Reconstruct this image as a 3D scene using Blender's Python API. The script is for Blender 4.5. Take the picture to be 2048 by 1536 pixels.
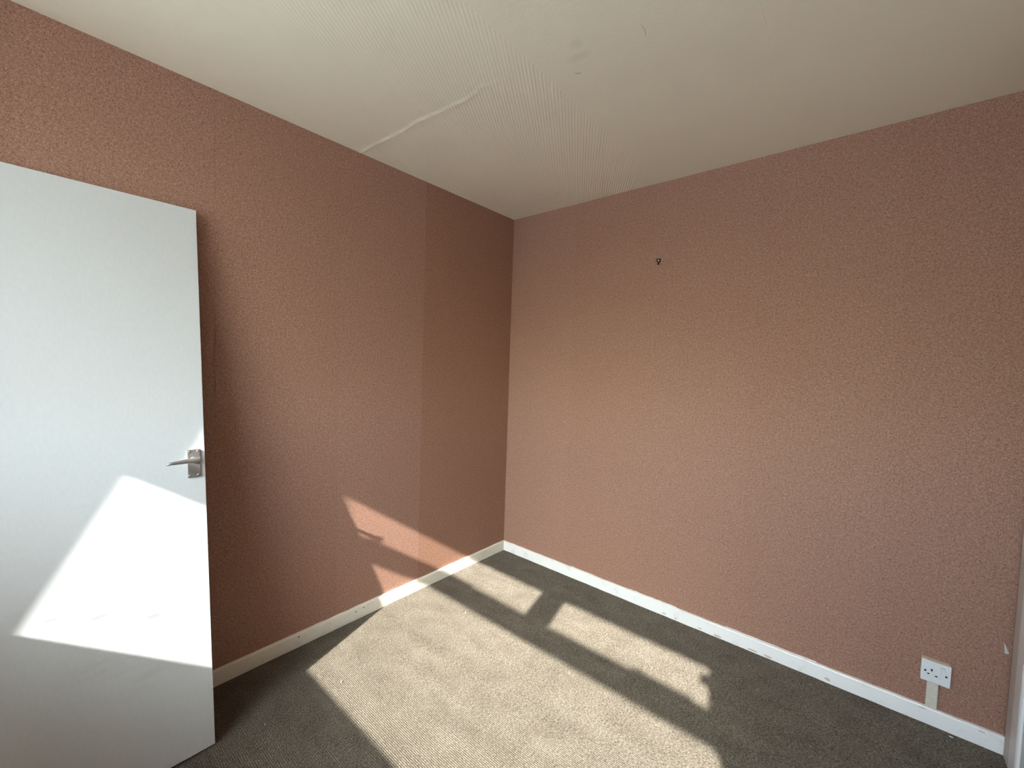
import bpy, bmesh, math, random
from mathutils import Matrix, Vector

# ------------------------------------------------------------------ scene, camera, light
for o in list(bpy.data.objects):
    bpy.data.objects.remove(o)
sc = bpy.context.scene
COL = sc.collection
sc.view_settings.view_transform = 'Standard'
sc.view_settings.look = 'None'
sc.view_settings.gamma = 1.0
sc.view_settings.use_curve_mapping = False
sc.view_settings.exposure = 0.38
sc.cycles.max_bounces = 16
sc.cycles.diffuse_bounces = 10
sc.cycles.glossy_bounces = 6
sc.cycles.transparent_max_bounces = 12

cam_d = bpy.data.cameras.new('camera')
cam = bpy.data.objects.new('camera', cam_d)
COL.objects.link(cam)
F = Vector((-0.6450701761699369, 0.762646042901654, -0.04749190523168094))
R = Vector((0.7620998622359225, 0.6466382710418037, 0.03259979147256804))
U = Vector((-0.05557218545346847, 0.015164421206072844, 0.9983395076492816))
C = Vector((2.06041187, -2.39892474, 1.40792070))
cam.matrix_world = Matrix(((R.x, U.x, -F.x, C.x), (R.y, U.y, -F.y, C.y), (R.z, U.z, -F.z, C.z), (0, 0, 0, 1)))
cam_d.sensor_width = 36.0
cam_d.lens = 846.74 / 2048 * 36.0
cam_d.clip_start = 0.02
sc.camera = cam

SUN_DIR = Vector((-0.2004, 0.8038, -0.5606)).normalized()      # the way the light travels
SUN_STRENGTH = 17.0
SKY_STRENGTH = 1.0
HAZE = (1.95, 2.25, 2.55)          # even veil of thin high cloud over the whole sky

world = bpy.data.worlds.new('sky')
sc.world = world
world.use_nodes = True
wn = world.node_tree
sky = wn.nodes.new('ShaderNodeTexSky')
sky.sky_type = 'NISHITA'
sky.sun_disc = False
sky.sun_elevation = math.radians(34.1)
sky.sun_rotation = math.radians(166.0)
sky.air_density = 1.0
sky.dust_density = 3.5
veil = wn.nodes.new('ShaderNodeMix')
veil.data_type = 'RGBA'
veil.blend_type = 'ADD'
veil.inputs[0].default_value = 1.0
veil.inputs[7].default_value = (*HAZE, 1)
cool = wn.nodes.new('ShaderNodeMix')           # white balance: the camera was set for the warm sun
cool.data_type = 'RGBA'
cool.blend_type = 'MULTIPLY'
cool.inputs[0].default_value = 1.0
cool.inputs[7].default_value = (0.80, 1.0, 1.20, 1)
wn.links.new(sky.outputs[0], cool.inputs[6])
wn.links.new(cool.outputs[2], veil.inputs[6])
wn.links.new(veil.outputs[2], wn.nodes['Background'].inputs[0])
wn.nodes['Background'].inputs[1].default_value = SKY_STRENGTH

sun_d = bpy.data.lights.new('sun', 'SUN')
sun_d.energy = SUN_STRENGTH
sun_d.angle = math.radians(0.53)
sun_d.color = (1.0, 0.955, 0.88)
sun = bpy.data.objects.new('sun', sun_d)
COL.objects.link(sun)
sun.location = (3, -9, 7)
sun.rotation_euler = SUN_DIR.to_track_quat('-Z', 'Y').to_euler()

# ------------------------------------------------------------------ measures (metres)
H = 2.463            # ceiling
XR = 2.52            # wall on the right
YW = -3.284          # inner face of the window wall
SK_H, SK_T = 0.068, 0.0154

# ------------------------------------------------------------------ node helpers
def new_mat(name):
    m = bpy.data.materials.new(name)
    m.use_nodes = True
    nt = m.node_tree
    b = nt.nodes['Principled BSDF']
    return m, nt, b

def nd(nt, typ, **kw):
    n = nt.nodes.new(typ)
    for k, v in kw.items():
        if k.startswith('i_'):
            n.inputs[k[2:].replace('_', ' ')].default_value = v
        else:
            setattr(n, k, v)
    return n

def ramp(nt, src, stops):
    r = nt.nodes.new('ShaderNodeValToRGB')
    e = r.color_ramp.elements
    while len(e) < len(stops):
        e.new(0.5)
    for el, (p, c) in zip(e, stops):
        el.position = p
        el.color = (c[0], c[1], c[2], 1) if not isinstance(c, (int, float)) else (c, c, c, 1)
    nt.links.new(src, r.inputs[0])
    return r.outputs[0]

def math_n(nt, op, a, b=None, c=None):
    n = nt.nodes.new('ShaderNodeMath')
    n.operation = op
    for i, v in enumerate((a, b, c)):
        if v is None:
            continue
        if isinstance(v, (int, float)):
            n.inputs[i].default_value = v
        else:
            nt.links.new(v, n.inputs[i])
    return n.outputs[0]

def mixc(nt, fac, a, b, typ='MIX'):
    n = nt.nodes.new('ShaderNodeMix')
    n.data_type = 'RGBA'
    n.blend_type = typ
    for sock, v in ((n.inputs[0], fac), (n.inputs[6], a), (n.inputs[7], b)):
        if isinstance(v, (int, float)):
            sock.default_value = v
        elif isinstance(v, (tuple, list)):
            sock.default_value = (*v[:3], 1)
        else:
            nt.links.new(v, sock)
    return n.outputs[2]

def pos(nt):
    return nt.nodes.new('ShaderNodeNewGeometry').outputs['Position']

def objco(nt):
    return nt.nodes.new('ShaderNodeTexCoord').outputs['Object']

def noise(nt, vec, scale, detail=2.0, rough=0.5, dist=0.0):
    n = nd(nt, 'ShaderNodeTexNoise', i_Scale=scale, i_Detail=detail, i_Roughness=rough, i_Distortion=dist)
    nt.links.new(vec, n.inputs['Vector'])
    return n.outputs['Fac']

def mapping(nt, vec, scale=(1, 1, 1), rot=(0, 0, 0), loc=(0, 0, 0)):
    m = nt.nodes.new('ShaderNodeMapping')
    m.inputs['Scale'].default_value = scale
    m.inputs['Rotation'].default_value = rot
    m.inputs['Location'].default_value = loc
    nt.links.new(vec, m.inputs['Vector'])
    return m.outputs[0]

def bump(nt, b, height, strength=0.3, dist=0.001, prev=None):
    n = nt.nodes.new('ShaderNodeBump')
    n.inputs['Strength'].default_value = strength
    n.inputs['Distance'].default_value = dist
    nt.links.new(height, n.inputs['Height'])
    if prev is not None:
        nt.links.new(prev, n.inputs['Normal'])
    nt.links.new(n.outputs[0], b.inputs['Normal'])
    return n.outputs[0]

def spot(nt, vec, centre, radii):
    """soft 0..1 blob with its own place and size (a stain)"""
    s = nt.nodes.new('ShaderNodeVectorMath'); s.operation = 'SUBTRACT'
    nt.links.new(vec, s.inputs[0]); s.inputs[1].default_value = centre
    d = nt.nodes.new('ShaderNodeVectorMath'); d.operation = 'DIVIDE'
    nt.links.new(s.outputs[0], d.inputs[0]); d.inputs[1].default_value = radii
    l = nt.nodes.new('ShaderNodeVectorMath'); l.operation = 'LENGTH'
    nt.links.new(d.outputs[0], l.inputs[0])
    mr = nt.nodes.new('ShaderNodeMapRange')
    mr.interpolation_type = 'SMOOTHSTEP'
    mr.inputs['From Min'].default_value = 0.2
    mr.inputs['From Max'].default_value = 1.0
    mr.inputs['To Min'].default_value = 1.0
    mr.inputs['To Max'].default_value = 0.0
    nt.links.new(l.outputs['Value'], mr.inputs['Value'])
    return mr.outputs[0]

# ------------------------------------------------------------------ materials
def mat_wallpaper():
    m, nt, b = new_mat('wallpaper_pink_fleck')
    P = pos(nt)
    n1 = noise(nt, P, 270, 2.5, 0.55, 0.8)
    n2 = noise(nt, P, 110, 2.0, 0.5, 0.3)
    n3 = noise(nt, P, 2.2, 2.0)
    mixn = math_n(nt, 'ADD', math_n(nt, 'MULTIPLY', n1, 0.75), math_n(nt, 'MULTIPLY', n2, 0.25))
    col = ramp(nt, mixn, [(0.36, (0.180, 0.086, 0.055)), (0.46, (0.310, 0.168, 0.120)), (0.55, (0.368, 0.213, 0.159)), (0.65, (0.505, 0.328, 0.256))])
    col = mixc(nt, math_n(nt, 'MULTIPLY', n3, 0.18), col, (0.36, 0.20, 0.13))
    oi = nt.nodes.new('ShaderNodeObjectInfo')
    col = mixc(nt, 1.0, col, oi.outputs['Color'], 'MULTIPLY')      # each length faded a little differently
    nt.links.new(col, b.inputs['Base Color'])
    b.inputs['Roughness'].default_value = 0.78
    b.inputs['Specular IOR Level'].default_value = 0.25
    bump(nt, b, n1, 0.22, 0.001)
    return m

def mat_plaster():
    m, nt, b = new_mat('wall_plaster')
    n = noise(nt, pos(nt), 40, 3)
    nt.links.new(ramp(nt, n, [(0.3, (0.24, 0.16, 0.12)), (0.7, (0.34, 0.24, 0.19))]), b.inputs['Base Color'])
    b.inputs['Roughness'].default_value = 0.9
    return m

def mat_ceiling(name, ribs):
    m, nt, b = new_mat(name)
    P = pos(nt)
    big = noise(nt, P, 1.4, 3)
    fine = noise(nt, P, 160, 3, 0.6)
    col = ramp(nt, big, [(0.25, (0.92, 0.885, 0.735)), (0.75, (0.95, 0.925, 0.79))])
    for (x, y, z), r in (((1.262, -1.185, H), (0.035, 0.030, 1)), ((1.24, -1.13, H), (0.06, 0.03, 1))):
        f = math_n(nt, 'MULTIPLY', spot(nt, P, (x, y, z), r), 0.10)
        col = mixc(nt, f, col, (0.30, 0.27, 0.22))
    nt.links.new(col, b.inputs['Base Color'])
    b.inputs['Roughness'].default_value = 0.6
    if ribs:
        mp = mapping(nt, P, rot=(0, 0, math.radians(-31.7)))
        w = nd(nt, 'ShaderNodeTexWave', wave_type='BANDS', bands_direction='X', i_Scale=2 * math.pi / 20 / 0.0132, i_Distortion=0.35, i_Detail=1.0, i_Detail_Scale=2.0)
        nt.links.new(mp, w.inputs['Vector'])
        b1 = bump(nt, b, w.outputs['Fac'], ribs, 0.002)
        bump(nt, b, fine, 0.15, 0.001, b1)
    else:
        mp = mapping(nt, P, scale=(1, 1, 1), rot=(0, 0, 0.5))
        f2 = noise(nt, mp, 90, 3, 0.6, 1.0)
        bump(nt, b, f2, 0.4, 0.0015)
    return m

def mat_carpet():
    m, nt, b = new_mat('carpet_beige_cord')
    P = pos(nt)
    along = mapping(nt, P, scale=(130, 300, 1))
    n1 = noise(nt, along, 1.0, 2, 0.6)
    n2 = noise(nt, P, 9, 4, 0.6)
    n3 = noise(nt, mapping(nt, P, scale=(3, 11, 1), rot=(0, 0, 0.6)), 1.0, 3, 0.6)
    v = math_n(nt, 'ADD', math_n(nt, 'MULTIPLY', n1, 0.76), math_n(nt, 'ADD', math_n(nt, 'MULTIPLY', n2, 0.13), math_n(nt, 'MULTIPLY', n3, 0.11)))
    col = ramp(nt, v, [(0.34, (0.047, 0.038, 0.030)), (0.5, (0.122, 0.103, 0.082)), (0.66, (0.232, 0.205, 0.168))])
    nt.links.new(col, b.inputs['Base Color'])
    b.inputs['Roughness'].default_value = 0.95
    b.inputs['Specular IOR Level'].default_value = 0.1
    bump(nt, b, n1, 0.6, 0.003)
    return m

def mat_paint(name, base, dirty=0.3, rough=0.38, scale=14, dirtcol=(0.42, 0.36, 0.28)):
    m, nt, b = new_mat(name)
    P = objco(nt)
    n = noise(nt, P, scale, 4, 0.6)
    n2 = noise(nt, P, 3.0, 3)
    f = math_n(nt, 'MULTIPLY', ramp(nt, n, [(0.55, 0.0), (0.78, 1.0)]), dirty)
    col = mixc(nt, f, base, dirtcol)
    col = mixc(nt, math_n(nt, 'MULTIPLY', n2, 0.12), col, (base[0] * 0.85, base[1] * 0.84, base[2] * 0.8))
    nt.links.new(col, b.inputs['Base Color'])
    b.inputs['Roughness'].default_value = rough
    bump(nt, b, noise(nt, P, 220, 2), 0.08, 0.0006)
    return m

def mat_door():
    m, nt, b = new_mat('door_white_paint')
    P = objco(nt)                      # x along the width, z up the slab
    brush = noise(nt, mapping(nt, P, scale=(14, 1, 6)), 9, 3, 0.5)
    col = ramp(nt, brush, [(0.3, (0.610, 0.630, 0.640)), (0.7, (0.64, 0.66, 0.670))])
    smear = noise(nt, mapping(nt, P, scale=(7, 1, 22)), 1.0, 3, 0.55, 0.6)
    band = math_n(nt, 'MULTIPLY', spot(nt, P, (-0.17, 0, 0.40), (0.28, 9, 0.17)), ramp(nt, smear, [(0.42, 0.0), (0.66, 1.0)]))
    col = mixc(nt, math_n(nt, 'MULTIPLY', band, 0.3), col, (0.42, 0.43, 0.42))
    for (x, z), (rx, rz) in (((-0.396, 0.600), (0.035, 0.007)), ((-0.291, 0.566), (0.050, 0.012)), ((-0.243, 0.598), (0.030, 0.008)), ((-0.16, 0.515), (0.05, 0.016))):
        f = math_n(nt, 'MULTIPLY', spot(nt, P, (x, 0, z), (rx, 9, rz)), 0.62)
        col = mixc(nt, f, col, (0.22, 0.235, 0.27))
    nt.links.new(col, b.inputs['Base Color'])
    b.inputs['Roughness'].default_value = 0.42
    bump(nt, b, noise(nt, P, 260, 2), 0.06, 0.0005)
    return m

def mat_plain(name, col, rough=0.5, metal=0.0, nscale=60, var=0.12):
    m, nt, b = new_mat(name)
    n = noise(nt, objco(nt), nscale, 3)
    lo = tuple(c * (1 - var) for c in col)
    hi = tuple(min(1, c * (1 + var)) for c in col)
    nt.links.new(ramp(nt, n, [(0.3, lo), (0.7, hi)]), b.inputs['Base Color'])
    b.inputs['Roughness'].default_value = rough
    b.inputs['Metallic'].default_value = metal
    return m

def mat_steel():
    m, nt, b = new_mat('brushed_aluminium')
    n = noise(nt, mapping(nt, objco(nt), scale=(1, 1, 12)), 160, 3)
    nt.links.new(ramp(nt, n, [(0.3, (0.36, 0.355, 0.345)), (0.7, (0.46, 0.452, 0.44))]), b.inputs['Base Color'])
    b.inputs['Metallic'].default_value = 0.85
    b.inputs['Roughness'].default_value = 0.38
    return m

def mat_glass():
    m = bpy.data.materials.new('window_glass')
    m.use_nodes = True
    nt = m.node_tree
    nt.nodes.clear()
    out = nt.nodes.new('ShaderNodeOutputMaterial')
    tr = nt.nodes.new('ShaderNodeBsdfTransparent')
    tr.inputs[0].default_value = (0.97, 0.985, 0.98, 1)
    gl = nt.nodes.new('ShaderNodeBsdfGlossy')
    gl.inputs['Roughness'].default_value = 0.02
    fr = nt.nodes.new('ShaderNodeFresnel')
    fr.inputs['IOR'].default_value = 1.3
    mx = nt.nodes.new('ShaderNodeMixShader')
    nt.links.new(fr.outputs[0], mx.inputs[0])
    nt.links.new(tr.outputs[0], mx.inputs[1])
    nt.links.new(gl.outputs[0], mx.inputs[2])
    nt.links.new(mx.outputs[0], out.inputs[0])
    return m

M_PAPER = mat_wallpaper()
M_PLASTER = mat_plaster()
M_CEIL_RIB = mat_ceiling('ceiling_ribbed_paper', 0.45)
M_CEIL_RIB2 = mat_ceiling('ceiling_ribbed_paper_flat', 0.30)
M_CEIL = mat_ceiling('ceiling_plain_paper', 0)
M_CARPET = mat_carpet()
M_SKIRT = mat_paint('skirting_white_gloss', (0.93, 0.93, 0.92), 0.30)
M_SKIRT_L = mat_paint('skirting_cream_gloss', (0.84, 0.80, 0.69), 0.25)
M_FRAME = mat_paint('frame_white_gloss', (0.80, 0.80, 0.79), 0.2)
M_FRAME_OLD = mat_paint('frame_cream_old', (0.62, 0.57, 0.51), 0.4, 0.5)
M_SILL = mat_paint('sill_white_gloss', (0.88, 0.87, 0.84), 0.1)
M_DOOR = mat_door()
M_STEEL = mat_steel()
M_SCREW = mat_plain('screw_bright', (0.85, 0.84, 0.82), 0.25, 0.9)
M_PLASTIC = mat_plain('socket_white_plastic', (0.76, 0.77, 0.78), 0.35, var=0.04)
M_BOX = mat_paint('socket_box_yellowed', (0.66, 0.58, 0.46), 0.6, 0.5, 90, (0.36, 0.27, 0.19))
M_TRUNK = mat_plain('trunking_cream_plastic', (0.66, 0.63, 0.53), 0.45, var=0.06)
M_BLACK = mat_plain('black_plastic', (0.010, 0.009, 0.009), 0.45)
M_HOLE = mat_plain('dark_hole', (0.006, 0.005, 0.005), 0.9)
M_RUST = mat_plain('hook_dark_red', (0.09, 0.018, 0.012), 0.5)
M_WHITE_PAPER = mat_plain('torn_paper_white', (0.80, 0.79, 0.76), 0.85, var=0.05)
M_LINT = mat_plain('lint_pale', (0.36, 0.32, 0.26), 0.95)
M_DARKFIBRE = mat_plain('cobweb_grey', (0.22, 0.19, 0.15), 0.9)
M_GLASS = mat_glass()
M_GROUND = mat_plain('outside_ground', (0.68, 0.67, 0.61), 0.95, nscale=2)  # colour raised so the ground reflects more light onto the ceiling

# ------------------------------------------------------------------ object helpers
def link(name, me, mat, parent=None, **props):
    o = bpy.data.objects.new(name, me)
    COL.objects.link(o)
    if mat is not None and len(me.materials) == 0:
        me.materials.append(mat)
    if parent is not None:
        o.parent = parent
    for k, v in props.items():
        o[k] = v
    return o

def bm_obj(name, bm, mat, parent=None, smooth=False, **props):
    bmesh.ops.recalc_face_normals(bm, faces=bm.faces)
    me = bpy.data.meshes.new(name)
    bm.to_mesh(me)
    bm.free()
    if smooth:
        for p in me.polygons:
            p.use_smooth = True
    return link(name, me, mat, parent, **props)

def add_box(bm, x0, x1, y0, y1, z0, z1):
    vs = [bm.verts.new((x, y, z)) for x in (x0, x1) for y in (y0, y1) for z in (z0, z1)]
    for f in ((0, 1, 3, 2), (4, 6, 7, 5), (0, 4, 5, 1), (2, 3, 7, 6), (0, 2, 6, 4), (1, 5, 7, 3)):
        bm.faces.new([vs[i] for i in f])
    return vs

def box(name, x0, x1, y0, y1, z0, z1, mat, parent=None, bevel=0.0, seg=2, **props):
    bm = bmesh.new()
    add_box(bm, x0, x1, y0, y1, z0, z1)
    if bevel:
        bmesh.ops.bevel(bm, geom=list(bm.edges), offset=bevel, segments=seg, affect='EDGES', profile=0.5)
    return bm_obj(name, bm, mat, parent, **props)

def prism(name, pts, axis, a0, a1, mat, parent=None, bevel=0.0, **props):
    """outline pts in the plane across axis ('x','y','z'), pushed from a0 to a1"""
    def v(p, a):
        return {'x': (a, p[0], p[1]), 'y': (p[0], a, p[1]), 'z': (p[0], p[1], a)}[axis]
    bm = bmesh.new()
    A = [bm.verts.new(v(p, a0)) for p in pts]
    B = [bm.verts.new(v(p, a1)) for p in pts]
    n = len(pts)
    bm.faces.new(A)
    bm.faces.new(B)
    for i in range(n):
        bm.faces.new((A[i], A[(i + 1) % n], B[(i + 1) % n], B[i]))
    if bevel:
        bmesh.ops.bevel(bm, geom=list(bm.edges), offset=bevel, segments=2, affect='EDGES')
    return bm_obj(name, bm, mat, parent, **props)

def lathe(bm, profile, centre, axis='y', n=20):
    """profile: list of (radius, position along axis)"""
    rings = []
    for r, a in profile:
        ring = []
        for k in range(n):
            t = 2 * math.pi * k / n
            c, s = r * math.cos(t), r * math.sin(t)
            p = {'y': (c, a, s), 'x': (a, c, s), 'z': (c, s, a)}[axis]
            ring.append(bm.verts.new((centre[0] + p[0], centre[1] + p[1], centre[2] + p[2])))
        rings.append(ring)
    for i in range(len(rings) - 1):
        for k in range(n):
            bm.faces.new((rings[i][k], rings[i][(k + 1) % n], rings[i + 1][(k + 1) % n], rings[i + 1][k]))
    bm.faces.new(rings[0])
    bm.faces.new(rings[-1])

def tube(bm, pts, radii, n=10):
    pts = [Vector(p) for p in pts]
    rings = []
    for i, p in enumerate(pts):
        t = (pts[min(i + 1, len(pts) - 1)] - pts[max(i - 1, 0)]).normalized()
        a = Vector((0, 0, 1)) if abs(t.z) < 0.9 else Vector((1, 0, 0))
        u = t.cross(a).normalized()
        w = t.cross(u)
        r = radii[i]
        ru, rw = r if isinstance(r, tuple) else (r, r)
        rings.append([bm.verts.new(p + u * ru * math.cos(2 * math.pi * k / n) + w * rw * math.sin(2 * math.pi * k / n)) for k in range(n)])
    for i in range(len(rings) - 1):
        for k in range(n):
            bm.faces.new((rings[i][k], rings[i][(k + 1) % n], rings[i + 1][(k + 1) % n], rings[i + 1][k]))
    bm.faces.new(rings[0])
    bm.faces.new(rings[-1])

def empty(name, loc=(0, 0, 0), **props):
    o = bpy.data.objects.new(name, None)
    o.empty_display_size = 0.05
    COL.objects.link(o)
    o.location = loc
    for k, v in props.items():
        o[k] = v
    return o

ST = 'structure'

# ------------------------------------------------------------------ floor: corded carpet, ribs along x
def build_floor():
    pitch = 0.0068
    prof = [(0.0, -0.0024), (0.16, -0.0007), (0.34, 0.0), (0.62, 0.0), (0.84, -0.0007)]
    n = int((0.0 - YW) / pitch)
    pitch = (0.0 - YW) / n
    ys = []
    for i in range(n):
        for f, z in prof:
            ys.append((YW + (i + f) * pitch, z))
    ys.append((0.0, -0.0024))
    verts, faces = [], []
    for y, z in ys:
        verts.append((0.0, y, z))
        verts.append((XR, y, z))
    for i in range(len(ys) - 1):
        faces.append((2 * i, 2 * i + 1, 2 * i + 3, 2 * i + 2))
    k = len(verts)
    verts += [(0, YW, -0.08), (XR, YW, -0.08), (XR, 0, -0.08), (0, 0, -0.08)]
    faces.append((k, k + 3, k + 2, k + 1))
    e = 2 * (len(ys) - 1)
    faces += [(0, k, k + 1, 1), (e, e + 1, k + 2, k + 3)]
    me = bpy.data.meshes.new('floor')
    me.from_pydata(verts, [], faces)
    me.update()
    link('floor', me, M_CARPET, kind=ST, label='beige corded carpet covering the whole bedroom floor', category='floor')
build_floor()

# ------------------------------------------------------------------ walls, each with its lengths of wallpaper
PT = 0.0008
WT = 0.11
def paper_lengths(wall, axis, seams, shades):
    """upright lengths of paper between seams, each a thin sheet of its own and faded a little differently"""
    for a, b, sh in zip(seams[:-1], seams[1:], shades):
        g = 0.00035
        bm = bmesh.new()
        if axis == 'y':
            add_box(bm, -PT, 0.0, a + g, b - g, 0.0, H)
        else:
            add_box(bm, a + g, b - g, 0.0, PT, 0.0, H)
        o = bm_obj('wallpaper_length', bm, M_PAPER, wall)
        o.color = (*sh, 1)

wl = box('wall_left', -WT, -PT, YW - 0.30, WT, -0.08, H + 0.08, M_PLASTER, kind=ST,
         label='long wall on the left papered in mottled dusky pink', category='wall')
paper_lengths(wl, 'y', [YW, -2.92, -2.39, -1.86, -1.33, -0.80, -0.27, 0.0],
              [(1, 1, 1), (1, 1, 1), (1.02, 1.01, 1.02), (1.01, 1.0, 0.99), (1.03, 1.03, 1.04), (0.95, 0.905, 0.85), (0.945, 0.90, 0.84)])

wb = box('wall_back', 0.0, XR + WT, PT, WT, -0.08, H + 0.08, M_PLASTER, kind=ST,
         label='pink papered wall with the black hook and the socket', category='wall')
paper_lengths(wb, 'x', [0.0, 0.543, 1.073, 1.603, 2.133, XR],
              [(1.02, 1.02, 1.02), (1.0, 0.99, 0.98), (1.0, 1.0, 1.0), (0.985, 0.985, 0.985), (0.97, 0.96, 0.96)])

wr = box('wall_right', XR, XR + WT, YW - 0.30, PT, -0.08, H + 0.08, M_PLASTER, kind=ST,
         label='short stretch of wall at the right edge holding the white door frame', category='wall')
# papered from the door frame towards the window
bm = bmesh.new()
add_box(bm, XR - PT, XR, YW, -1.121, 0.0, H)
add_box(bm, XR - PT, XR, -1.12, -0.0005, 2.151, H)
bm_obj('wallpaper_length', bm, M_PAPER, wr)

# window wall, 0.30 thick, with a deep reveal round the window
OX0, OX1, OZ0, OZ1 = 0.446, 2.485, 1.145, 2.368
RV = 0.22                      # reveal depth inside the frame, chosen so a sunlit sill lights the ceiling
bm = bmesh.new()
y0, y1 = YW - 0.30, YW
add_box(bm, 0.0, XR, y0, y1, -0.08, OZ0)
add_box(bm, 0.0, XR, y0, y1, OZ1, H + 0.08)
add_box(bm, 0.0, OX0, y0, y1, OZ0, OZ1)
add_box(bm, OX1, XR, y0, y1, OZ0, OZ1)
wf = bm_obj('wall_front', bm, M_PAPER, kind=ST, label='window wall behind the viewer with a wide opening', category='wall')

# ------------------------------------------------------------------ ceiling with sheets of paper
ce = box('ceiling', -WT, XR + WT, YW - 0.30, WT, H + 0.0012, H + 0.10, M_CEIL, kind=ST,
         label='cream papered ceiling with ribbed and plain sheets', category='ceiling')
random.seed(4)
CX = 1.090
jag = []
x = 0.0
base = [(0.0, -1.228), (0.25, -1.221), (0.40, -1.218), (0.48, -1.226), (0.60, -1.212), (0.80, -1.205), (0.86, -1.222), (0.97, -1.200), (CX, -1.235)]
for (xa, ya), (xb, yb) in zip(base[:-1], base[1:]):
    for k in range(5):
        t = k / 5
        jag.append((xa + (xb - xa) * t, ya + (yb - ya) * t + random.uniform(-0.003, 0.003)))
jag.append(base[-1])
prism('paper_sheet', jag + [(CX, 0.0), (0.0, 0.0)], 'z', H, H + 0.0012, M_CEIL_RIB, ce)
prism('paper_sheet', [(0.0, YW), (CX, YW)] + [(px, py) for px, py in reversed(jag)], 'z', H, H + 0.0012, M_CEIL_RIB2, ce)
# lifted, torn edge where the two ribbed sheets meet: a long wedge that hangs a little at its far side
bm = bmesh.new()
rows = []
for k, (px, py) in enumerate(p for p in jag if p[0] < 1.0):
    h = 0.0034 * min(1.0, (1.0 - px) / 0.25) * (0.75 + 0.25 * math.sin(k * 1.7))
    rows.append([bm.verts.new(v) for v in ((px, py - 0.014, H + 0.0004), (px, py - 0.014, H - 0.0001), (px, py + 0.002, H - 0.0001 - h), (px, py + 0.0026, H + 0.0004))])
for a, b in zip(rows[:-1], rows[1:]):
    for q in range(4):
        bm.faces.new((a[q], a[(q + 1) % 4], b[(q + 1) % 4], b[q]))
bm.faces.new(rows[0]); bm.faces.new(rows[-1])
bm_obj('torn_edge', bm, M_CEIL_RIB2, ce)
prism('paper_sheet', [(CX, YW), (1.752, YW), (1.760, -0.9), (1.722, -0.55), (1.722, 0.0), (CX, 0.0)], 'z', H, H + 0.0012, M_CEIL, ce)
prism('paper_sheet', [(1.753, YW), (XR, YW), (XR, 0.0), (1.723, 0.0), (1.723, -0.55), (1.761, -0.9)], 'z', H + 0.0002, H + 0.0012, M_CEIL, ce)
for pts, r in (([(1.464, -1.135, H - 0.004), (1.468, -1.118, H - 0.010), (1.462, -1.098, H - 0.008), (1.455, -1.084, H - 0.001)], 0.0004),
               ([(1.185, -1.070, H - 0.001), (1.196, -1.066, H - 0.004), (1.204, -1.060, H - 0.001)], 0.0005),
               ([(0.012, -0.016, H - 0.001), (0.014, -0.018, H - 0.010), (0.014, -0.02, H - 0.018)], 0.0012)):
    bm = bmesh.new()
    tube(bm, pts, [r] * len(pts), 6)
    bm_obj('cobweb_strand', bm, M_DARKFIBRE, ce)

# ------------------------------------------------------------------ skirting boards
def skirting(name, along, a0, a1, mat, label):
    """board with a softened top edge and slightly wavering paint line"""
    random.seed(len(name))
    prof = [(0.0, 0.0), (SK_T, 0.0), (SK_T, SK_H - 0.005), (SK_T - 0.0018, SK_H - 0.0012), (SK_T - 0.005, SK_H), (0.0, SK_H)]
    n = 60
    bm = bmesh.new()
    rings = []
    for i in range(n + 1):
        a = a0 + (a1 - a0) * i / n
        dz = random.uniform(-0.0012, 0.0012) if 0 < i < n else 0
        db = random.uniform(0.0, 0.0016) if 0 < i < n else 0
        ring = []
        for j, (d, z) in enumerate(prof):
            zz = z + (dz if z > 0.01 else db)
            ring.append(bm.verts.new((d, a, zz) if along == 'y' else (a, -d, zz)))
        rings.append(ring)
    m = len(prof)
    for i in range(n):
        for j in range(m):
            bm.faces.new((rings[i][j], rings[i][(j + 1) % m], rings[i + 1][(j + 1) % m], rings[i + 1][j]))
    bm.faces.new(rings[0])
    bm.faces.new(rings[-1])
    return bm_obj(name, bm, mat, None, kind=ST, label=label, category='skirting')

bl = skirting('baseboard_left', 'y', YW, 0.0, M_SKIRT_L, 'low cream skirting board along the left wall')
bb = skirting('baseboard_back', 'x', SK_T, 2.5188, M_SKIRT, 'low white chipped skirting board under the socket wall')
# nail heads in the left board
for y, z in ((-1.52, 0.052), (-1.175, 0.050), (-1.22, 0.046)):
    bm = bmesh.new()
    lathe(bm, [(0.0035, SK_T - 0.002), (0.0035, SK_T + 0.0004), (0.002, SK_T + 0.0009)], (0, y, z), 'x', 10)
    bm_obj('nail_head', bm, M_HOLE, bl)
# chips in the paint of the back board, flat flakes a hair proud of the surface
random.seed(11)
for (x, z, w, h) in ((1.235, 0.014, 0.030, 0.010), (1.30, 0.012, 0.012, 0.014), (1.43, 0.013, 0.026, 0.010), (1.52, 0.010, 0.045, 0.012),
                     (1.68, 0.010, 0.05, 0.010), (1.75, 0.010, 0.04, 0.012), (1.985, 0.018, 0.022, 0.018), (2.295, 0.060, 0.028, 0.006), (2.46, 0.058, 0.022, 0.006)):
    k = 9
    pts = []
    for i in range(k):
        t = 2 * math.pi * i / k
        rr = random.uniform(0.7, 1.1)
        pts.append((x + w / 2 * rr * math.cos(t), max(0.002, z + h / 2 * rr * math.sin(t))))
    prism('paint_chip', pts, 'y', -SK_T - 0.0004, -SK_T + 0.0006, M_FRAME_OLD, bb)
# ragged lip of torn paper above the back board
random.seed(7)
for x0, x1 in ((0.60, 0.78), (1.02, 1.30), (1.55, 1.94)):
    pts = [(x0, SK_H - 0.001), (x1, SK_H - 0.001)]
    n = 14
    for i in range(n + 1):
        t = 1 - i / n
        pts.append((x0 + (x1 - x0) * t, SK_H + random.uniform(0.0012, 0.0045)))
    prism('paper_lip', pts, 'y', -0.0022, -0.0002, M_WHITE_PAPER, bb)

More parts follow.
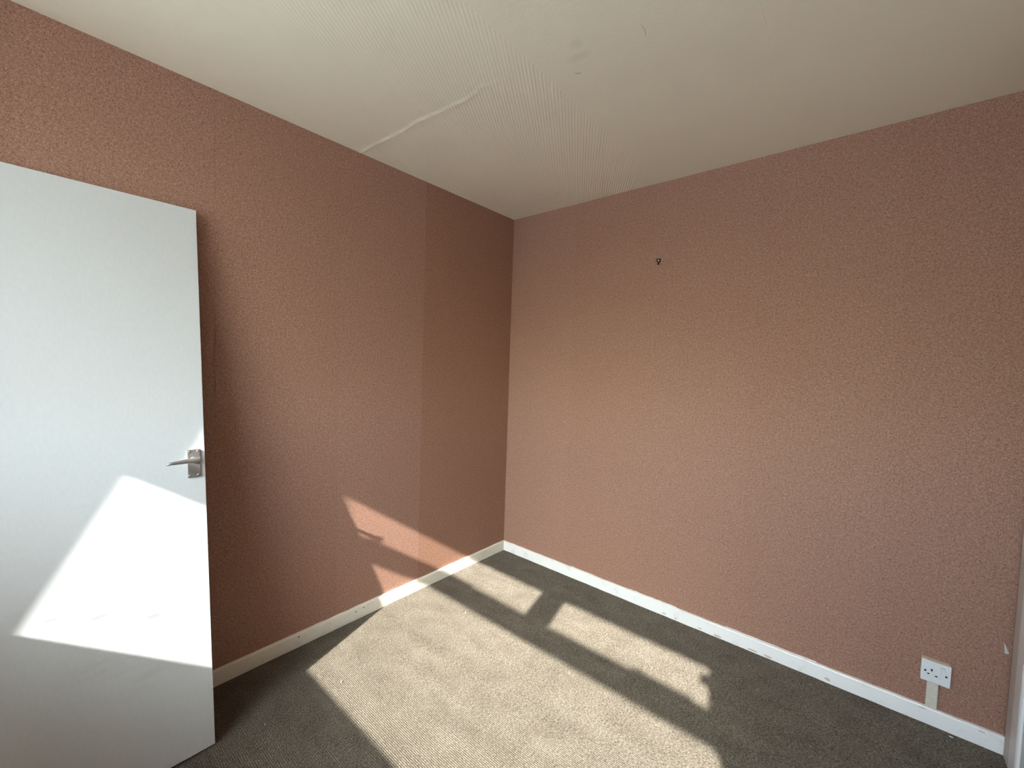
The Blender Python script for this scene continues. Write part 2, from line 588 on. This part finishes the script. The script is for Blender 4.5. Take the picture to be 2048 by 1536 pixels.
# torn flap of paper low on the back wall by the door frame
bm = bmesh.new()
fl = [(2.4985, 0.420, -0.001), (2.4990, 0.388, -0.014), (2.505, 0.384, -0.010), (2.512, 0.387, -0.004), (2.506, 0.402, -0.0005)]
A = [bm.verts.new((x, y, z)) for x, z, y in fl]
B = [bm.verts.new((x, y + 0.0007, z)) for x, z, y in fl]
bm.faces.new(A); bm.faces.new(B)
for i in range(5):
    bm.faces.new((A[i], A[(i + 1) % 5], B[(i + 1) % 5], B[i]))
bm_obj('torn_paper_flap', bm, M_WHITE_PAPER, wb)

# ------------------------------------------------------------------ doorway on the right wall
d1 = empty('door_1', (XR, -0.5, 0), kind=ST, label='white door frame and shut flush door at the right edge', category='door frame')
def d1box(name, x0, x1, y0, y1, z0, z1, mat, bev=0.002):
    o = box(name, x0 - XR, x1 - XR, y0 + 0.5, y1 + 0.5, z0, z1, mat, d1, bev, 5 if bev > 0.01 else 2)
    return o
d1box('frame_post', 2.5175, XR - 0.0002, -0.1435, -0.0160, 0.0, 2.15, M_FRAME_OLD, 0.0004)
d1box('architrave', 2.5030, XR - 0.0002, -0.2330, -0.1440, 0.0, 2.10, M_FRAME, 0.013)
d1box('architrave', 2.5030, XR - 0.0002, -1.1200, -1.0310, 0.0, 2.10, M_FRAME, 0.013)
d1box('head_architrave', 2.5030, XR - 0.0002, -1.12, -0.1440, 2.1005, 2.15, M_FRAME, 0.005)
d1box('door_leaf', 2.5130, XR - 0.0004, -1.0305, -0.2335, 0.008, 2.0995, M_DOOR, 0.001)

# ------------------------------------------------------------------ window in the wall behind the viewer
w1 = empty('window_1', (1.4, YW, OZ0), kind=ST, label='wide window with two small top lights behind the viewer', category='window')
def wbox(name, x0, x1, y0, y1, z0, z1, mat=M_FRAME, parent=None, bev=0.003):
    p = parent or w1
    o = box(name, x0 - 1.4, x1 - 1.4, y0 - YW, y1 - YW, z0 - OZ0, z1 - OZ0, mat, p, bev)
    return o
D = 0.05                       # depth of the frame
YF = YW - RV                   # inner face of the frame
DZ, DX = D * 0.697, D * 0.249  # what the outer edge takes off the light
SZ_, SX_ = RV * 0.697, RV * 0.249
SILL = 1.192
MX0, MX1, MZ0, MZ1 = 0.465 + SX_, 2.352 + SX_ + DX, 1.216, 1.775 + SZ_ + DZ
FZ0, FZ1 = 1.910 + SZ_, 2.082 + SZ_ + DZ
wbox('frame_rail', OX0, OX1, YF - D, YF, SILL - 0.02, MZ0)
wbox('frame_stile', OX0, MX0, YF - D, YF, MZ0, OZ1)
wbox('frame_stile', MX1, OX1, YF - D, YF, MZ0, OZ1)
wbox('transom', MX0, MX1, YF - D, YF, MZ1, MZ1 + 0.045)
wbox('frame_rail', MX0, MX1, YF - D, YF, FZ1 + 0.040, OZ1)
# two top lights, each a sash of four bars round a pane
for k, (gx0, gx1, ox0, ox1) in enumerate(((0.503 + SX_, 1.325 + SX_ + DX, MX0, 1.385 + SX_), (1.493 + SX_, 2.300 + SX_ + DX, 1.440 + SX_, MX1))):
    zb, zt = MZ1 + 0.045, FZ1 + 0.040
    wbox('sash_rail', ox0, ox1, YF - D, YF, zb, FZ0)
    wbox('sash_rail', ox0, ox1, YF - D, YF, FZ1, zt)
    wbox('sash_stile', ox0, gx0, YF - D, YF, FZ0, FZ1)
    wbox('sash_stile', gx1, ox1, YF - D, YF, FZ0, FZ1)
    wbox('pane', gx0 - 0.006, gx1 + 0.006, YF - 0.028, YF - 0.024, FZ0 - 0.006, FZ1 + 0.006, M_GLASS, None, 0)
    # stay along the lower rail and a catch on the side
    if k == 0:
        wbox('stay_bar', SX_ + 0.53, SX_ + 0.90, YF - 0.004, YF + 0.004, FZ0 - 0.004, FZ0 + 0.006, M_STEEL, None, 0.001)
        wbox('stay_peg', SX_ + 0.532, SX_ + 0.548, YF - 0.004, YF + 0.010, FZ0 - 0.002, FZ0 + 0.022, M_STEEL, None, 0.002)
    else:
        wbox('stay_bar', SX_ + 1.96, SX_ + 2.24, YF - 0.004, YF + 0.004, FZ0 - 0.004, FZ0 + 0.008, M_STEEL, None, 0.001)
        wbox('stay_peg', SX_ + 1.990, SX_ + 2.012, YF - 0.004, YF + 0.010, FZ0 - 0.002, FZ0 + 0.016, M_STEEL, None, 0.002)
        wbox('catch', SX_ + 2.262, SX_ + 2.312 + DX, YF - 0.006, YF + 0.006, SZ_ + 1.996, SZ_ + 2.052, M_STEEL, None, 0.008)
wbox('mullion', SX_ + 1.385, SX_ + 1.440, YF - D, YF, MZ1 + 0.045, FZ1 + 0.040)
wbox('pane', MX0 - 0.006, MX1 + 0.006, YF - 0.028, YF - 0.024, MZ0 - 0.006, MZ1 + 0.006, M_GLASS, None, 0)
# unseen piece added at the large pane's top right to round the sun patch
pts = [(MX1, MZ1), (MX1 - 0.040, MZ1), (MX1 - 0.016, MZ1 - 0.006), (MX1 - 0.005, MZ1 - 0.018), (MX1, MZ1 - 0.045)]
o = prism('patch_corner_piece', [(x - 1.4, z - OZ0) for x, z in pts], 'y', YF - YW - 0.048, YF - YW - 0.030, M_FRAME, w1)
wbox('window_sill', OX0 + 0.001, OX1 - 0.001, YF + 0.0005, YW + 0.020, OZ0 + 0.001, SILL, M_SILL, None, 0.004)  # unseen sill made deep to bounce sunlight up to the ceiling

# white boards added in the unseen reveal to bounce more light indoors
wbox('bounce_lining', OX0 + 0.0003, OX0 + 0.0045, YF + 0.0005, YW - 0.0005, SILL + 0.0005, OZ1 - 0.0005, M_SILL, None, 0)
wbox('bounce_lining', OX1 - 0.0045, OX1 - 0.0003, YF + 0.0005, YW - 0.0005, SILL + 0.0005, OZ1 - 0.0005, M_SILL, None, 0)
wbox('bounce_lining', OX0 + 0.0050, OX1 - 0.0050, YF + 0.0005, YW - 0.0005, OZ1 - 0.0045, OZ1 - 0.0003, M_SILL, None, 0)

# unseen ground far below the window, kept pale to throw light up inside
box('ground', -40, 40, -80, 30, -3.2, -3.0, M_GROUND, kind=ST, label='unseen pale ground far below the window, brightened to light the ceiling', category='ground')

# ------------------------------------------------------------------ loose door leaning on the left wall
LEAN = math.radians(8.566)
DT, DW, DL = 0.035, 0.762, 1.977
door = empty('leaning_door', (0.33100647, -1.946, 0.005),
             label='white flush door taken down and leaning against the left pink wall', category='door')
# local frame: x = along the width (towards the corner is +), y = into the room reversed, z = up the slab
un = Vector((math.cos(LEAN), 0, math.sin(LEAN)))          # out of the face
uz = Vector((-math.sin(LEAN), 0, math.cos(LEAN)))         # up the slab
ux = Vector((0, 1, 0))
TILT = math.radians(0.45)                                  # the slab sits a touch out of square
ux, uz = ux * math.cos(TILT) - uz * math.sin(TILT), uz * math.cos(TILT) + ux * math.sin(TILT)
uy = uz.cross(ux)                                          # = -un or +un, checked below
door.matrix_world = Matrix(((ux.x, uy.x, uz.x, 0.33100647), (ux.y, uy.y, uz.y, -1.946), (ux.z, uy.z, uz.z, 0.0053), (0, 0, 0, 1)))
# uy points into the wall, so the face is at y = 0 and the back at y = +DT; the free edge is at x = 0
assert uy.dot(un) < 0
box('slab', -DW, 0.0, 0.0, DT, 0.0, DL, M_DOOR, door, 0.0012)
# latch plate let into the edge
lp = box('latch_plate', -0.0003, 0.0008, 0.006, 0.029, 0.965, 1.055, M_FRAME, door, 0.0003)
box('latch_bolt', 0.0008, 0.0035, 0.012, 0.023, 1.000, 1.018, M_STEEL, lp, 0.001)
# lever handle on its backplate
PX0, PX1, PZ0, PZ1 = -0.0545, -0.0160, 0.9605, 1.0610
hp = box('handle_plate', PX0, PX1, -0.0065, 0.0, PZ0, PZ1, M_STEEL, door, 0.0012)
for sx, sz in ((-0.0485, 1.0545), (-0.0225, 1.0540), (-0.0490, 0.9685), (-0.0232, 0.9680)):
    bm = bmesh.new()
    lathe(bm, [(0.0036, -0.0050), (0.0036, -0.0068), (0.0030, -0.0076), (0.0012, -0.0080)], (sx, 0, sz), 'y', 14)
    bm_obj('screw', bm, M_SCREW, hp, True)
    box('screw_slot', sx - 0.0030, sx + 0.0030, -0.0082, -0.0076, sz - 0.0005, sz + 0.0005, M_HOLE, hp)
bm = bmesh.new()
LX, LZ = -0.0355, 1.0235
lathe(bm, [(0.0115, -0.0060), (0.0115, -0.0085), (0.0085, -0.0100), (0.0080, -0.0380), (0.0078, -0.0440)], (LX, 0, LZ), 'y', 20)
lever = bm_obj('lever', bm, M_STEEL, door, True)
bm = bmesh.new()
tube(bm, [(LX + 0.0135, -0.0460, LZ + 0.0016), (LX + 0.0125, -0.0462, LZ + 0.0015), (LX + 0.008, -0.0465, LZ + 0.0012), (LX - 0.010, -0.0470, LZ + 0.0005), (LX - 0.030, -0.0485, LZ - 0.0005), (LX - 0.055, -0.0490, LZ - 0.0020), (LX - 0.074, -0.0485, LZ - 0.0030), (LX - 0.084, -0.0470, LZ - 0.0034), (LX - 0.0865, -0.0460, LZ - 0.0034)],
     [(0.0020, 0.0060), (0.0042, 0.0086), (0.0050, 0.0092), (0.0050, 0.0090), (0.0046, 0.0080), (0.0042, 0.0066), (0.0040, 0.0056), (0.0036, 0.0050), (0.0020, 0.0030)], 16)
bm_obj('lever_grip', bm, M_STEEL, lever, True)

# ------------------------------------------------------------------ wall socket on its box, with trunking below
SX, SZ = 2.3235, 0.2285
so = empty('wall_socket', (SX, 0, SZ), label='white single switched socket on a yellowed box low on the wall', category='socket')
box('back_box', -0.0425, 0.0425, -0.026, -0.0002, -0.0420, 0.0425, M_BOX, so, 0.002)
fp = box('faceplate', -0.0430, 0.0430, -0.0335, -0.0262, -0.0430, 0.0430, M_PLASTIC, so, 0.0028)
box('rocker_switch', 0.0150, 0.0275, -0.0362, -0.0338, 0.0020, 0.0240, M_PLASTIC, fp, 0.0012)
box('label_strip', 0.0120, 0.0265, -0.0340, -0.0336, 0.0275, 0.0315, M_BOX, fp)
for name, x, z, w, h in (('earth_slot', -0.0115, 0.0085, 0.0052, 0.0085), ('pin_slot', -0.0205, -0.0095, 0.0066, 0.0045), ('pin_slot', 0.0020, -0.0115, 0.0066, 0.0045)):
    box(name, x - w / 2, x + w / 2, -0.0339, -0.0330, z - h / 2, z + h / 2, M_HOLE, fp)
for x in (-0.0300, 0.0300):
    bm = bmesh.new()
    lathe(bm, [(0.0036, -0.0330), (0.0036, -0.0339), (0.0022, -0.0341)], (x, 0, 0.0), 'y', 14)
    bm_obj('fixing_screw', bm, M_HOLE, fp)
tr = empty('cable_trunking', (2.3195, 0, SK_H), label='short cream cable trunking between the socket and the skirting', category='trunking')
prism('trunking_base', [(-0.0160, -0.0002), (-0.0160, -0.0100), (0.0160, -0.0100), (0.0160, -0.0002)], 'z', 0.003, 0.1170, M_TRUNK, tr, 0.0008)
prism('trunking_lid', [(-0.0168, -0.0102), (-0.0168, -0.0150), (-0.0150, -0.0165), (0.0150, -0.0165), (0.0168, -0.0150), (0.0168, -0.0102)], 'z', 0.0035, 0.1165, M_TRUNK, tr, 0.0006)

# ------------------------------------------------------------------ hook on the back wall
hk = empty('wall_hook', (1.101, 0, 2.019), label='small black heart-shaped picture hook high on the pink wall', category='hook')
outline = [(0.0, 0.010), (0.004, 0.0150), (0.0095, 0.0165), (0.0125, 0.0130), (0.0120, 0.0060), (0.0085, -0.0020), (0.0050, -0.0075), (0.0, -0.0095),
           (-0.0050, -0.0075), (-0.0085, -0.0020), (-0.0120, 0.0060), (-0.0125, 0.0130), (-0.0095, 0.0165), (-0.004, 0.0150)]
prism('hook_plate', outline, 'y', -0.0090, -0.0002, M_BLACK, hk, 0.001)
bm = bmesh.new()
lathe(bm, [(0.0032, -0.0088), (0.0032, -0.0105), (0.0018, -0.0118)], (0.0005, 0, 0.0035), 'y', 12)
bm_obj('pin_head', bm, M_SCREW, hk, True)
bm = bmesh.new()
tube(bm, [(0, -0.0060, -0.0070), (0, -0.0075, -0.0130), (0, -0.0110, -0.0180), (0, -0.0155, -0.0185), (0, -0.0180, -0.0150)],
     [(0.0050, 0.0030), (0.0048, 0.0028), (0.0046, 0.0026), (0.0042, 0.0024), (0.0030, 0.0018)], 10)
bm_obj('hook_tip', bm, M_RUST, hk, True)

# ------------------------------------------------------------------ bits lying on the carpet
def crumb(name, x, y, w, l, rot, label, mat=M_LINT, curl=0.003):
    random.seed(int(x * 1000))
    bm = bmesh.new()
    n = 6
    top, bot = [], []
    for i in range(n):
        t = 2 * math.pi * i / n
        r = random.uniform(0.75, 1.1)
        px, py = w / 2 * r * math.cos(t), l / 2 * r * math.sin(t)
        q = curl * random.random()
        top.append(bm.verts.new((px, py, 0.0018 + q)))
        bot.append(bm.verts.new((px * 0.9, py * 0.9, 0.0003)))
    bm.faces.new(top); bm.faces.new(bot)
    for i in range(n):
        bm.faces.new((top[i], top[(i + 1) % n], bot[(i + 1) % n], bot[i]))
    o = bm_obj(name, bm, mat, None, label=label, category='debris', group='crumbs on the carpet')
    o.location = (x, y, 0.0)
    o.rotation_euler = (0, 0, rot)
    return o

crumb('paint_flake', 1.9296, -0.0831, 0.011, 0.005, 0.1, 'white paint flake on dark carpet midway along the back skirting')
crumb('paint_flake', 2.3802, -0.0371, 0.013, 0.004, 0.0, 'white paint flake on dark carpet below the socket', M_WHITE_PAPER)
crumb('paint_flake', 0.9954, -0.0569, 0.007, 0.004, 0.4, 'tiny pale flake beside the skirting above the long light strip')
crumb('carpet_tuft', 0.3961, -0.771, 0.010, 0.009, 0.2, 'loose carpet tuft at the far edge of the large sunlit patch', M_LINT, 0.006)
crumb('carpet_tuft', 0.3794, -1.4937, 0.008, 0.008, 0.7, 'loose carpet tuft near the left corner of the sunlit patch', M_LINT, 0.006)
crumb('carpet_tuft', 0.3706, -1.7954, 0.006, 0.006, 0.7, 'tiny white speck on shaded carpet near the leaning door foot', M_LINT, 0.003)
